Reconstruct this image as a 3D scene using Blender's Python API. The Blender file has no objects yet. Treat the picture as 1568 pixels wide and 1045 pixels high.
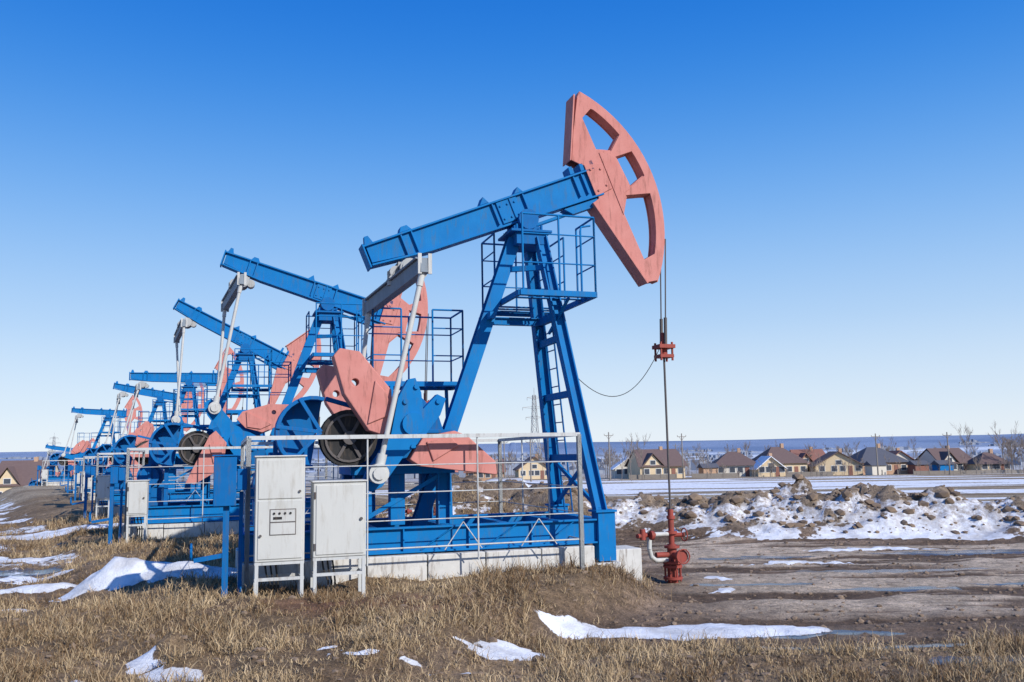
import bpy, math, random
import bmesh
import numpy as np
from mathutils import Matrix, Vector
from mathutils.geometry import tessellate_polygon
random.seed(7); np.random.seed(7)
SC=bpy.context.scene; COL=SC.collection
SC.view_settings.view_transform='Standard'; SC.view_settings.look='None'; SC.view_settings.exposure=0

# ------------------------------------------------------------ camera
cam=bpy.data.cameras.new("camera"); co=bpy.data.objects.new("camera",cam); COL.objects.link(co)
cam.lens=31.2; cam.sensor_width=36; cam.clip_start=.1; cam.clip_end=9000
co.location=(0,0,1.65)
co.rotation_euler=(Matrix.Rotation(math.pi/2+math.radians(7.33),3,'X')@Matrix.Rotation(-math.radians(1.1),3,'Z')).to_euler()
SC.camera=co

# ------------------------------------------------------------ light
SUN=Vector((.62,-.58,.53)).normalized()
el=math.asin(SUN.z); az=math.atan2(SUN.x,SUN.y)
w=bpy.data.worlds.new("World"); SC.world=w; w.use_nodes=True
nt=w.node_tree; bg=nt.nodes['Background']; WL=nt.links.new
sky=nt.nodes.new('ShaderNodeTexSky'); sky.sky_type='NISHITA'; sky.sun_disc=False
sky.sun_elevation=el; sky.sun_rotation=az; sky.altitude=200; sky.air_density=1.0; sky.dust_density=.2; sky.ozone_density=1.5
tcw=nt.nodes.new('ShaderNodeTexCoord'); sxyz=nt.nodes.new('ShaderNodeSeparateXYZ'); WL(tcw.outputs['Generated'],sxyz.inputs[0])
rp=nt.nodes.new('ShaderNodeValToRGB'); WL(sxyz.outputs[2],rp.inputs[0]); cr=rp.color_ramp; cr.interpolation='B_SPLINE'
stops=[(0,(.80,.87,.95)),(.05,(.72,.83,.95)),(.14,(.46,.67,.94)),(.26,(.18,.45,.90)),(.38,(.03,.26,.80)),(.50,(.0,.16,.70)),(1,(.0,.12,.55))]
cr.elements[0].position=0; cr.elements[0].color=(*stops[0][1],1); cr.elements[1].position=1; cr.elements[1].color=(*stops[-1][1],1)
for p_,c_ in stops[1:-1]:
    e_=cr.elements.new(p_); e_.color=(*c_,1)
scv=nt.nodes.new('ShaderNodeVectorMath'); scv.operation='SCALE'; scv.inputs['Scale'].default_value=9.6; WL(rp.outputs[0],scv.inputs[0])
mxw=nt.nodes.new('ShaderNodeMixRGB'); mxw.inputs[0].default_value=.90; WL(sky.outputs[0],mxw.inputs[1]); WL(scv.outputs[0],mxw.inputs[2])
WL(mxw.outputs[0],bg.inputs[0]); bg.inputs[1].default_value=.107
sl=bpy.data.lights.new("sun","SUN"); sl.energy=5.0; sl.angle=math.radians(.5); sl.color=(1,.95,.88)
so=bpy.data.objects.new("sun",sl); COL.objects.link(so); so.rotation_euler=SUN.to_track_quat('Z','Y').to_euler()

# ------------------------------------------------------------ materials
def newmat(n):
    m=bpy.data.materials.new(n); m.use_nodes=True
    return m,m.node_tree,m.node_tree.nodes['Principled BSDF']
def paint(n,c1,c2,rough=.45,scale=3.0,dirt=(.16,.12,.09),dirtamt=.35,metal=0,spec=.3):
    m,t,b=newmat(n); L=t.links.new
    tc=t.nodes.new('ShaderNodeTexCoord')
    n1=t.nodes.new('ShaderNodeTexNoise'); n1.inputs['Scale'].default_value=scale; n1.inputs['Detail'].default_value=6
    L(tc.outputs['Object'],n1.inputs['Vector'])
    mx=t.nodes.new('ShaderNodeMixRGB'); mx.inputs[1].default_value=(*c1,1); mx.inputs[2].default_value=(*c2,1)
    L(n1.outputs[0],mx.inputs[0])
    mp=t.nodes.new('ShaderNodeMapping'); mp.inputs['Scale'].default_value=(9,9,1.6); L(tc.outputs['Object'],mp.inputs[0])
    n2=t.nodes.new('ShaderNodeTexNoise'); n2.inputs['Scale'].default_value=1.5; n2.inputs['Detail'].default_value=8; n2.inputs['Roughness'].default_value=.7
    L(mp.outputs[0],n2.inputs['Vector'])
    r=t.nodes.new('ShaderNodeValToRGB'); r.color_ramp.elements[0].position=.52; r.color_ramp.elements[1].position=.74
    r.color_ramp.elements[1].color=(min(1,dirtamt*2),)*3+(1,); r.color_ramp.elements[0].color=(0,0,0,1)
    L(n2.outputs[0],r.inputs[0])
    m2=t.nodes.new('ShaderNodeMixRGB'); m2.inputs[2].default_value=(*dirt,1)
    L(r.outputs[0],m2.inputs[0]); L(mx.outputs[0],m2.inputs[1]); L(m2.outputs[0],b.inputs['Base Color'])
    mr=t.nodes.new('ShaderNodeMapRange'); mr.inputs[3].default_value=rough-.1; mr.inputs[4].default_value=rough+.25
    L(n2.outputs[0],mr.inputs[0]); L(mr.outputs[0],b.inputs['Roughness'])
    b.inputs['Metallic'].default_value=metal; b.inputs['Specular IOR Level'].default_value=spec
    bp=t.nodes.new('ShaderNodeBump'); bp.inputs['Strength'].default_value=.18; bp.inputs['Distance'].default_value=.01
    L(n2.outputs[0],bp.inputs['Height']); L(bp.outputs[0],b.inputs['Normal'])
    return m
BLUE=paint("blue_paint",(.0,.125,.36),(.003,.185,.48),.58,scale=4,dirt=(.07,.12,.18),dirtamt=.4,spec=.14)
BLUED=paint("blue_paint_worn",(.001,.095,.29),(.004,.14,.40),.6,scale=5,dirtamt=.4,dirt=(.08,.09,.11),spec=.14)
RED=paint("salmon_paint",(.46,.165,.14),(.60,.27,.235),.72,scale=4,dirt=(.25,.11,.09),dirtamt=.5,spec=.12)
REDV=paint("valve_red",(.22,.04,.03),(.36,.075,.055),.6,dirtamt=.5,dirt=(.10,.05,.035))
GREY=paint("grey_steel",(.30,.31,.31),(.42,.43,.42),.5)
EQG=paint("equalizer_grey",(.13,.17,.21),(.22,.26,.30),.55)
DKGREY=paint("dark_steel",(.06,.055,.055),(.13,.115,.11),.55)
CAB=paint("cabinet_grey",(.46,.47,.45),(.55,.55,.52),.5,dirtamt=.28,dirt=(.30,.27,.22))
WHITEP=paint("white_pipe",(.42,.43,.42),(.56,.56,.53),.5,dirt=(.25,.2,.16))
RUB=paint("rubber",(.015,.015,.016),(.04,.04,.04),.8)
CONC=paint("concrete",(.46,.45,.42),(.66,.65,.62),.9,scale=6,dirtamt=.5)
RAIL=paint("galvanised",(.42,.44,.44),(.56,.57,.56),.45,dirtamt=.4)
WOODP=paint("pole_wood",(.18,.16,.14),(.28,.25,.22),.9)
WALLS=[paint("wall_a",(.60,.47,.30),(.68,.55,.37),.9,dirtamt=.1),paint("wall_b",(.42,.27,.18),(.50,.33,.22),.9,dirtamt=.1),paint("wall_c",(.60,.56,.48),(.66,.62,.55),.9,dirtamt=.1)]
ROOFS=[paint("roof_a",(.12,.08,.075),(.17,.12,.11),.85,dirtamt=.1),paint("roof_b",(.075,.08,.10),(.11,.115,.14),.85,dirtamt=.1),paint("roof_c",(.22,.10,.075),(.28,.14,.11),.85,dirtamt=.1)]
SNOWR=paint("roof_snow",(.72,.75,.8),(.8,.83,.88),.8,dirtamt=.0)
GLASS=paint("window_glass",(.05,.06,.08),(.08,.09,.11),.2,dirtamt=0)
TRIM=paint("trim_white",(.6,.6,.58),(.68,.68,.65),.6,dirtamt=0)
TWIG=paint("bare_twigs",(.20,.16,.14),(.30,.25,.21),.9)

# ------------------------------------------------------------ mesh builder (s = along, t = toward near side, z = up)
def P(s,t,z): return Vector((s,-t,z))
def empty(name,loc=(0,0,0),rz=0):
    e=bpy.data.objects.new(name,None); COL.objects.link(e); e.location=loc; e.rotation_euler=(0,0,rz); e.empty_display_size=.3; return e
class G:
    def __init__(s,name,mat,parent=None,bevel=0):
        s.n=name;s.m=mat;s.p=parent;s.v=[];s.f=[];s.sm=[];s.b=bevel
    def add(s,v,f,sm=False):
        o=len(s.v); s.v+= [tuple(q) for q in v]; s.f+=[tuple(i+o for i in q) for q in f]; s.sm+=[sm]*len(f)
    def frame(s,p1,p2,up):
        z=(p2-p1).normalized(); up=Vector(up)
        if abs(up.normalized().dot(z))>.98: up=Vector((1,0,0))
        x=up.cross(z).normalized(); y=z.cross(x); return x,y
    def prism(s,p1,p2,prof,x,y):
        n=len(prof); v=[p1+x*a+y*b for a,b in prof]+[p2+x*a+y*b for a,b in prof]
        f=[(i,(i+1)%n,n+(i+1)%n,n+i) for i in range(n)]
        tr=tessellate_polygon([[Vector((a,b,0)) for a,b in prof]])
        f+=[tuple(t) for t in tr]+[tuple(n+i for i in t) for t in tr]
        s.add(v,f)
    def beam(s,p1,p2,w,h,up=(0,0,1)):
        x,y=s.frame(p1,p2,up); a,b=w/2,h/2
        v=[p+x*i+y*j for p in(p1,p2) for i,j in((-a,-b),(a,-b),(a,b),(-a,b))]
        s.add(v,[(0,3,2,1),(4,5,6,7),(0,1,5,4),(1,2,6,5),(2,3,7,6),(3,0,4,7)])
    def ibeam(s,p1,p2,w,h,tf=.025,tw=.03,up=(0,0,1)):
        x,y=s.frame(p1,p2,up); a,b,c=w/2,h/2,tw/2
        s.prism(p1,p2,[(-a,-b),(a,-b),(a,-b+tf),(c,-b+tf),(c,b-tf),(a,b-tf),(a,b),(-a,b),(-a,b-tf),(-c,b-tf),(-c,-b+tf),(-a,-b+tf)],x,y)
    def box(s,a,b):
        p=[P(i,j,k) for i in(a[0],b[0]) for j in(a[1],b[1]) for k in(a[2],b[2])]
        s.add(p,[(0,1,3,2),(4,6,7,5),(0,4,5,1),(2,3,7,6),(0,2,6,4),(1,5,7,3)])
    def tube(s,p1,p2,r,n=10,r2=None,cap=True):
        r2=r if r2 is None else r2
        x,y=s.frame(p1,p2,(0,0,1)); v=[]
        for p,q in((p1,r),(p2,r2)):
            v+=[p+(x*math.cos(2*math.pi*i/n)+y*math.sin(2*math.pi*i/n))*q for i in range(n)]
        s.add(v,[(i,(i+1)%n,n+(i+1)%n,n+i) for i in range(n)],True)
        if cap: s.add(v,[tuple(range(n))[::-1],tuple(range(n,2*n))])
    def path(s,pts,r,n=8):
        for a,b in zip(pts,pts[1:]):
            s.tube(a,b,r,n)
    def poly(s,pts,t0,t1,holes=()):
        loops=[pts]+list(holes); flat=[q for l in loops for q in l]; n=len(flat)
        v=[P(a,t0,b) for a,b in flat]+[P(a,t1,b) for a,b in flat]
        tr=tessellate_polygon([[Vector((a,b,0)) for a,b in l] for l in loops])
        f=[tuple(t) for t in tr]+[tuple(n+i for i in t[::-1]) for t in tr]
        o=0
        for l in loops:
            k=len(l); f+=[(o+i,o+(i+1)%k,n+o+(i+1)%k,n+o+i) for i in range(k)]; o+=k
        s.add(v,f)
    def done(s):
        me=bpy.data.meshes.new(s.n); me.from_pydata(s.v,[],s.f); me.polygons.foreach_set('use_smooth',s.sm)
        me.materials.append(s.m)
        bm=bmesh.new(); bm.from_mesh(me); bmesh.ops.recalc_face_normals(bm,faces=bm.faces); bm.to_mesh(me); bm.free()
        o=bpy.data.objects.new(s.n,me); COL.objects.link(o)
        if s.p: o.parent=s.p
        if s.b:
            md=o.modifiers.new("bevel",'BEVEL'); md.width=s.b; md.segments=2; md.limit_method='ANGLE'; md.angle_limit=math.radians(50)
        return o

# ------------------------------------------------------------ numpy noise
def vnoise(x,y,seed=0):
    xi=np.floor(x).astype(np.int64); yi=np.floor(y).astype(np.int64); fx=x-xi; fy=y-yi
    fx=fx*fx*(3-2*fx); fy=fy*fy*(3-2*fy)
    def h(a,b):
        n=(a*374761393+b*668265263+seed*982451653)&0xffffffff
        n=((n^(n>>13))*1274126177)&0xffffffff; n=n^(n>>16)
        return (n&0xffff)/65535.
    return (h(xi,yi)*(1-fx)+h(xi+1,yi)*fx)*(1-fy)+(h(xi,yi+1)*(1-fx)+h(xi+1,yi+1)*fx)*fy
def fbm(x,y,o=4,seed=0,g=.5):
    s=0;a=1;t=0
    c,sn_=.8,.6
    for i in range(o):
        s=s+a*vnoise(x*2**i+i*17.3,y*2**i-i*9.1,seed+i); t+=a; a*=g
        x,y=x*c-y*sn_,x*sn_+y*c
    return s/t
def ss(a,b,x):
    t=np.clip((x-a)/(b-a),0,1); return t*t*(3-2*t)
def ell(x,y,cx,cy,rx,ry,rot=0):
    c,s_=math.cos(rot),math.sin(rot); dx=x-cx; dy=y-cy
    return 1-np.sqrt(((dx*c+dy*s_)/rx)**2+((-dx*s_+dy*c)/ry)**2)

def terrain(x,y):
    r=np.sqrt(x*x+y*y)
    wx=x+(fbm(x*1.7,y*1.7,4,5,.6)-.5)*1.3; wy=y+(fbm(x*1.7,y*1.7,4,9,.6)-.5)*.9
    offs=x-(.2-.6*(y-13.6))
    bx=1.75-np.clip(12.3-y,0,20)*.62+(fbm(x*.7,y*.7,2,3)-.5)*.5
    right=ss(-.55,.45,x-bx)*ss(60,30,-x)
    fore=np.clip(10-y,0,6)
    h=.07-.45*right-.045*fore*(1-right)
    h=h+.12*right*ss(10.2,8.0,y)
    ditch=ss(-5.2,-7.2,offs)*ss(9.3,11.5,y)
    h=h-.30*ditch*(1-right)
    farR=np.interp(r,[0,24,40,90,180,500,900,1250,1750,2500,4500],[0,0,-.8,-2.1,-3.0,-8,-7,2,24,28,22])
    farL_=np.interp(r,[0,30,45,75,150,180,500,900,1250,1750,2500,4500],[0,0,-.25,-1.4,-4.3,-4.8,-8,-7,2,22,26,22])
    kx=ss(-4,-10,x); far=farR*(1-kx)+farL_*kx
    far=far+np.interp(r,[0,900,1750,5000],[0,0,1,1])*(fbm(x*.0012,y*.0012,4,31)-.5)*12
    corr=ss(9.0,5.4,-offs)*ss(10,7,offs)*ss(78,66,y)*ss(6,12,y)
    far=far*(1-corr)
    h=h+far
    # ploughed bank of dirty snow and soil
    yf=23.6-.28*(x-2.5)
    yf=np.where(x>16,19.8+.02*(x-16),yf)
    yc=yf+(fbm(x*.35,x*0,2,8)-.5)*1.6
    prof=np.exp(-(np.abs((y-yc)/1.7))**2.4)
    bm_=prof*ss(-4.5,-1.5,x)*ss(90,60,x)
    lump=.34+.85*fbm(x*.7,y*.7,3,12)+.15*ss(.5,.75,fbm(x*1.5,y*1.5,3,14))
    h=h+bm_*lump*1.0
    bn=fbm(x*2.6,y*2.6,4,19,.62)-.5
    h=h+.46*bm_*bn+.24*bm_*(fbm(x*6,y*6,3,23,.6)-.5)
    # snow cover
    snow=np.zeros_like(x)
    for e in [(1.95,10.42,1.5,.42,-.02),(1.0,10.35,.8,.30,.15),(2.9,10.35,.6,.2,-.1),(-.1,9.05,.50,.22,.1),(-.5,8.75,.26,.12,0),(-1.05,7.95,.16,.06,0),(-1.45,7.9,.12,.05,0),(-1.8,8.05,.12,.05,0),(-.75,8.1,.09,.04,0),
              (-2.93,7.85,.25,.24,.2),(-2.58,7.42,.26,.17,-.3),(-5.4,12.9,1.15,.42,.05),(-4.3,12.6,.9,.24,0),(3.05,14.5,.42,.12,0),(3.0,13.2,.3,.06,0),(5.2,16.2,1.1,.10,-.05),
              (-8.2,15.3,.8,.3,.3),(-10.2,18,1.3,.4,.2),(-9.0,12.2,1.0,.2,0),(-11.5,23,1.8,.8,.2),(-13.5,21,1.4,.6,.1),(-10.8,15.9,.8,.25,0),(-7.2,13.6,.7,.2,0),(7.3,18.2,1.3,.13,-.1),(-6.4,11.7,.5,.16,0),(-3.3,7.0,.14,.05,0)]:
        snow=np.maximum(snow,np.clip(.5+1.3*ell(wx,wy,*e),0,1))
    thick=ss(.5,.95,snow)
    h=h+.035*thick
    h=h+.27*np.exp(-(((x+2.98)/.13)**2+((y-7.9)/.16)**2))*(.5+fbm(x*7,y*7,3,41))
    h=h+.13*np.exp(-(((x+2.72)/.2)**2+((y-7.6)/.16)**2))*(.5+fbm(x*7,y*7,3,44))
    h=h+.36*np.exp(-(((x+5.75)/.42)**2+((y-12.95)/.35)**2))*(.4+1.2*fbm(x*3.5,y*3.5,4,42,.6))
    h=h+.17*np.exp(-(((x+4.9)/.6)**2+((y-12.85)/.3)**2))*(.4+1.2*fbm(x*3.5,y*3.5,4,43,.6))
    sb=bm_>.10
    nb=fbm(x*1.0,y*1.3,5,50,.62)
    bsn=.38+1.25*(nb-.5)+.17*ss(3.5,8,x)+.24*ss(.3,1.5,yc-y)*ss(2,7,x)-.20*ss(.9,-.2,yc-y)*ss(.55,.95,bm_*lump)+.30*ss(0,-.22,bn)-.16*ss(.0,.2,bn)
    snow=np.where(sb,np.clip(bsn,0,1),snow)
    fld=ss(.6,1.8,y-yf)*ss(-5,0,x)
    st=fbm(x*.03,y*.22,4,60)
    sf=np.interp(r,[0,26,60,120,150,185,260,1600],[0,.50,.53,.70,.56,.25,.0,0])+(st-.5)*1.8
    sf=np.where(r>260,0,sf)
    snow=np.where((fld>.5)&(~sb),np.clip(sf,0,1),snow)
    lf=(offs<-6.3)&(y>13)
    sl_=np.interp(r,[0,14,24,80,185,260,300],[0,.36,.42,.44,.35,.1,0])+(fbm(x*.45,y*.7,5,61,.6)-.5)*1.4
    snow=np.where(lf,np.maximum(snow,np.clip(sl_,0,1)),snow)
    farL=(x<0)&(r>60)&(offs>7)&(~sb)&(fld<.5)
    snow=np.where(farL,np.clip(sf,0,1),snow)
    # meltwater
    wet=np.zeros_like(x)
    for e in [(3.1,10.15,.95,.24,.0),(3.6,9.3,1.2,.14,0),(4.6,8.4,1.3,.14,.1),(3.5,13.9,.9,.14,0),(6.3,15.2,1.6,.22,0),(9,17.6,2.2,.26,0),(5.5,13.3,1.2,.12,0),(8.2,13.6,1.3,.16,.05),(4.6,17.4,1.2,.2,0),(-6.6,11.2,1.7,.3,.1),(-5.0,10.9,1.0,.18,0),(-9.8,15.5,1.9,.6,.3),(-12.5,19.5,1.6,.4,.1),(7.5,11.5,1.1,.11,0)]:
        wet=np.maximum(wet,np.clip(.5+1.2*ell(wx,y*.5+wy*.5,*e),0,1))
    wet=wet*(snow<.55)
    wm=ss(.45,.6,wet)
    gr=(1-right)*(1-ditch*.35)
    gr=np.maximum(gr,right*ss(9.9,8.9,y+.8*(fbm(x*.8,y*.8,3,77)-.5)*2)*.85)
    gr=gr*(1-wm)*(1-ss(.35,.55,snow))*(1-bm_)
    rel=np.interp(r,[0,30,80],[1,1,.3])*(1-.85*wm)
    rutn=fbm(x*.28,y*2.2,4,81,.6)
    slab=ss(.38,.47,fbm(x*.22,y*1.1,4,91))*right*ss(10.4,12,y)*ss(1.6,3.8,x)*(1-ss(.05,.2,bm_))*ss(.40,.47,rutn)
    h=h+rel*((fbm(x*1.1,y*1.1,4,20)-.5)*(.16-.08*right+.10*ditch)+(fbm(x*5,y*5,3,22)-.5)*(.09-.05*right-.04*thick)*(1-.6*slab)+right*(rutn-.5)*.12*(1-bm_)*(1-.5*slab))
    return h,snow,wet,gr,right,bm_,r,offs,slab,rutn

def TH(x,y): return float(terrain(np.array([float(x)]),np.array([float(y)]))[0][0])

def axis(lo,hi,step,g,lim_lo,lim_hi,g0=None):
    g0=g0 or g
    a=list(np.arange(lo,hi+1e-6,step)); d=step; q=a[-1]
    while q<lim_hi: d*=g; q+=d; a.append(q)
    d=step;q=a[0];pre=[]
    while q>lim_lo: d*=(g0 if q>-60 else g);q-=d;pre.append(q)
    return np.array(pre[::-1]+a)
xs=axis(-11,14,.08,1.04,-4200,4200,1.022); ys=axis(5,27,.08,1.032,-300,4300,1.1)
X,Y=np.meshgrid(xs,ys); nx,ny=len(xs),len(ys)
H,SN,WT,GR,RT,BM,R_,OF,SLB,RUT=terrain(X.ravel(),Y.ravel())
xr,yr=X.ravel(),Y.ravel()
me=bpy.data.meshes.new("ground"); me.vertices.add(nx*ny)
me.vertices.foreach_set('co',np.stack([xr,yr,H],1).ravel())
ii=np.arange(nx*ny).reshape(ny,nx); q=np.stack([ii[:-1,:-1],ii[:-1,1:],ii[1:,1:],ii[1:,:-1]],-1).reshape(-1,4)
me.loops.add(q.size); me.loops.foreach_set('vertex_index',q.ravel()); me.polygons.add(len(q))
me.polygons.foreach_set('loop_start',np.arange(0,q.size,4)); me.polygons.foreach_set('use_smooth',np.ones(len(q),bool)); me.update(calc_edges=True)
def c3(*c): return np.array(c)[None,:]
def mix(a,b,k): return a*(1-k[:,None])+b*k[:,None]
n1=fbm(xr*.6,yr*.6,4,90)
T=mix(c3(.12,.078,.050),c3(.28,.20,.14),ss(.3,.7,.5*n1+.5*RUT))
T=mix(T,mix(c3(.46,.36,.26),c3(.62,.50,.38),n1),SLB*.92)
T=mix(T,mix(c3(.15,.098,.055),c3(.31,.215,.125),n1),GR)
rd=np.clip(.5+ell(xr,yr,-1.7,10.0,1.2,.5),0,1); T=mix(T,c3(.21,.11,.065)+0*T,rd*GR)
T=mix(T,mix(c3(.14,.098,.068),c3(.32,.25,.18),n1),ss(.1,.5,BM))
k=ss(28,60,R_)*(1-ss(.1,.5,BM)); n3=fbm(xr*.15,yr*.3,5,98)
T=mix(T,mix(c3(.20,.145,.09),c3(.37,.30,.21),ss(.3,.7,n3)),k)
T=mix(T,mix(c3(.26,.24,.23),c3(.42,.41,.41),ss(.4,.6,fbm(xr*.02,yr*.05,4,94))),ss(190,330,R_))  # ground colour greys with distance, aerial haze put into the tint
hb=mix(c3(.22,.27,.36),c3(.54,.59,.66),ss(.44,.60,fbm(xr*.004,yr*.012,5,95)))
T=mix(T,hb,ss(380,600,R_)); T=mix(T,mix(c3(.13,.19,.31),c3(.20,.265,.39),ss(.35,.65,fbm(xr*.006,yr*.004,4,96))),ss(1180,1330,R_+150*(fbm(xr*.005,yr*.005,3,97)-.5)*2))  # blue of valley and hills is aerial haze painted into vertex colour
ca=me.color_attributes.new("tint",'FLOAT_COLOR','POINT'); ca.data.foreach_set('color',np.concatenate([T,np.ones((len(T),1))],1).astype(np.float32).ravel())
cb=me.color_attributes.new("cover",'FLOAT_COLOR','POINT'); cb.data.foreach_set('color',np.stack([SN,WT,np.clip(BM*1.5,0,1),np.ones_like(SN)],1).astype(np.float32).ravel())
gm,t,b=newmat("ground_soil_snow"); L=t.links.new
def N(k,**kw):
    n=t.nodes.new(k)
    for a,v in kw.items(): setattr(n,a,v)
    return n
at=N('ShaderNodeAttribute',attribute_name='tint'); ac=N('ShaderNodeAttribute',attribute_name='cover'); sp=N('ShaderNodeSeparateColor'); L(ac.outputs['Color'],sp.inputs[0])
geo=N('ShaderNodeNewGeometry')
def noise(sc,det=6,ro=.6):
    n=N('ShaderNodeTexNoise'); n.inputs['Scale'].default_value=sc; n.inputs['Detail'].default_value=det; n.inputs['Roughness'].default_value=ro; L(geo.outputs['Position'],n.inputs['Vector']); return n.outputs[0]
def math_(op,a,b_=None,c=None):
    n=N('ShaderNodeMath',operation=op)
    for i,v in enumerate((a,b_,c)):
        if v is None: continue
        if isinstance(v,(int,float)): n.inputs[i].default_value=v
        else: L(v,n.inputs[i])
    return n.outputs[0]
def mrange(v,a,b_,c=0,d=1):
    n=N('ShaderNodeMapRange'); n.interpolation_type='SMOOTHSTEP'; L(v,n.inputs[0])
    for i,q_ in enumerate((a,b_,c,d)): n.inputs[i+1].default_value=q_
    return n.outputs[0]
nA=noise(9,8,.7); nB=noise(45,6,.7); nC=noise(2.2,6,.6)
sf=mrange(math_('ADD',sp.outputs[0],math_('ADD',math_('MULTIPLY',math_('SUBTRACT',nA,.5),.6),math_('MULTIPLY',math_('SUBTRACT',nC,.5),.3))),.47,.55)
wf=mrange(math_('ADD',sp.outputs[1],math_('MULTIPLY',math_('SUBTRACT',nA,.5),.6)),.46,.58)
br=math_('MULTIPLY',math_('MULTIPLY',mrange(nA,.25,.75,.55,1.45),mrange(nB,.3,.7,.6,1.4)),mrange(nC,.3,.7,.8,1.2))
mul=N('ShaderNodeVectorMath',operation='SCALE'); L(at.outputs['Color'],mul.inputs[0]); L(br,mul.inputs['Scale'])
wetc=N('ShaderNodeMixRGB'); L(wf,wetc.inputs[0]); L(mul.outputs[0],wetc.inputs[1]); wetc.inputs[2].default_value=(.10,.085,.075,1)
snc=N('ShaderNodeMixRGB'); snc.inputs[1].default_value=(.56,.56,.57,1); snc.inputs[2].default_value=(.80,.82,.85,1); L(mrange(nC,.35,.6),snc.inputs[0])
dty=N('ShaderNodeMixRGB'); L(math_('MULTIPLY',sp.outputs[2],mrange(nA,.38,.62)),dty.inputs[0]); L(snc.outputs[0],dty.inputs[1]); dty.inputs[2].default_value=(.36,.315,.28,1)
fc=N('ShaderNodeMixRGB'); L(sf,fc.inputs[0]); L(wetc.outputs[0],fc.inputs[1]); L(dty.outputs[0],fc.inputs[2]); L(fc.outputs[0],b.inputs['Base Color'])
ro=math_('SUBTRACT',.95,math_('MULTIPLY',wf,.80)); ro=math_('MAXIMUM',ro,math_('MULTIPLY',sf,.7)); L(ro,b.inputs['Roughness'])
b.inputs['Specular IOR Level'].default_value=.3
hh=math_('ADD',math_('MULTIPLY',nA,.6),math_('MULTIPLY',nB,.4))
bst=math_('MULTIPLY',math_('SUBTRACT',1,math_('MULTIPLY',wf,.95)),math_('SUBTRACT',1,math_('MULTIPLY',sf,.45)))
bp=N('ShaderNodeBump'); bp.inputs['Distance'].default_value=.10; L(bst,bp.inputs['Strength']); L(hh,bp.inputs['Height']); L(bp.outputs[0],b.inputs['Normal'])
me.materials.append(gm)
go=bpy.data.objects.new("ground",me); COL.objects.link(go)

# ------------------------------------------------------------ dry grass (one mesh)
def grass(n):
    rx=np.random.rand(n); yy=5.0+22*np.random.rand(n)**1.75; xx=(-.72+1.44*rx)*(yy+1)
    den=fbm(xx*2.8,yy*2.8,4,101,.6); big=fbm(xx*.6,yy*.6,3,107)
    # gather part of the blades into tufts
    tg=np.random.rand(n)<.45; cell=.17
    cx=np.floor(xx/cell); cy=np.floor(yy/cell)
    jx=vnoise(cx*1.7+.5,cy*1.3+.5,200); jy=vnoise(cx*1.1+.5,cy*1.9+.5,201)
    tx=(cx+.2+.6*jx)*cell; ty=(cy+.2+.6*jy)*cell
    kk=np.where(tg,.30+.5*np.random.rand(n),1.); xx=tx+(xx-tx)*kk; yy=ty+(yy-ty)*kk
    h,sn,wt,gr,rt,bm_,r,of,sb_,ru=terrain(xx,yy)
    rd=np.clip(.5+ell(xx,yy,-1.7,10.0,1.2,.5),0,1)
    ok=(gr*(.25+1.4*ss(.34,.58,den)*(.45+.9*ss(.35,.6,big)))*(1-.8*rd)>np.random.rand(n))&(sn<.45)
    xx,yy,h,den,gr,big,tg=xx[ok],yy[ok],h[ok],den[ok],gr[ok],big[ok],tg[ok]; m=len(xx)
    L_=(.03+.09*np.random.rand(m)**1.6)*(.55+1.0*ss(.4,.7,den))*(1+.03*yy)*np.where(tg,1.25,.85)
    a=np.random.rand(m)*6.283; lean=.15+1.35*np.random.rand(m)
    dx,dy=np.cos(a)*np.sin(lean),np.sin(a)*np.sin(lean); dz=np.cos(lean)
    wd=.0010+.0014*np.random.rand(m)+.00017*yy; b2=np.random.rand(m)*3.14; px,py=np.cos(b2)*wd,np.sin(b2)*wd
    kx=(np.random.rand(m)-.5)*.5; ky=(np.random.rand(m)-.5)*.5
    base=np.stack([xx,yy,h-.01],1)
    mid=base+np.stack([dx*.5+kx,dy*.5+ky,dz*.6+.08],1)*L_[:,None]
    tip=base+np.stack([dx,dy,dz*.9],1)*L_[:,None]
    off=np.stack([px,py,0*px],1)
    V=np.stack([base-off,base+off,mid+off*.8,mid-off*.8,tip],1).reshape(-1,3)
    i0=np.arange(m)*5
    F4=np.stack([i0,i0+1,i0+2,i0+3],1); F3=np.stack([i0+3,i0+2,i0+4],1)
    me=bpy.data.meshes.new("dry_grass"); me.vertices.add(len(V)); me.vertices.foreach_set('co',V.ravel())
    idx=np.concatenate([F4.ravel(),F3.ravel()]); me.loops.add(len(idx)); me.loops.foreach_set('vertex_index',idx)
    me.polygons.add(2*m); me.polygons.foreach_set('loop_start',np.concatenate([np.arange(m)*4,4*m+np.arange(m)*3])); me.update(calc_edges=True)
    c=mix(c3(.17,.105,.055),c3(.60,.46,.28),np.clip(np.random.rand(m)**1.4*.9+1.1*(fbm(xx*.9,yy*.9,3,120)-.5),0,1))
    C5=np.repeat(np.concatenate([c,np.ones((m,1))],1),5,0).astype(np.float32)
    ca=me.color_attributes.new("tint",'FLOAT_COLOR','POINT'); ca.data.foreach_set('color',C5.ravel())
    gm,t,b=newmat("dry_grass_straw"); a_=t.nodes.new('ShaderNodeAttribute'); a_.attribute_name='tint'; t.links.new(a_.outputs['Color'],b.inputs['Base Color']); b.inputs['Roughness'].default_value=.85; b.inputs['Specular IOR Level'].default_value=.15
    me.materials.append(gm); o=bpy.data.objects.new("dry_grass",me); COL.objects.link(o)
grass(820000)

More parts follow.
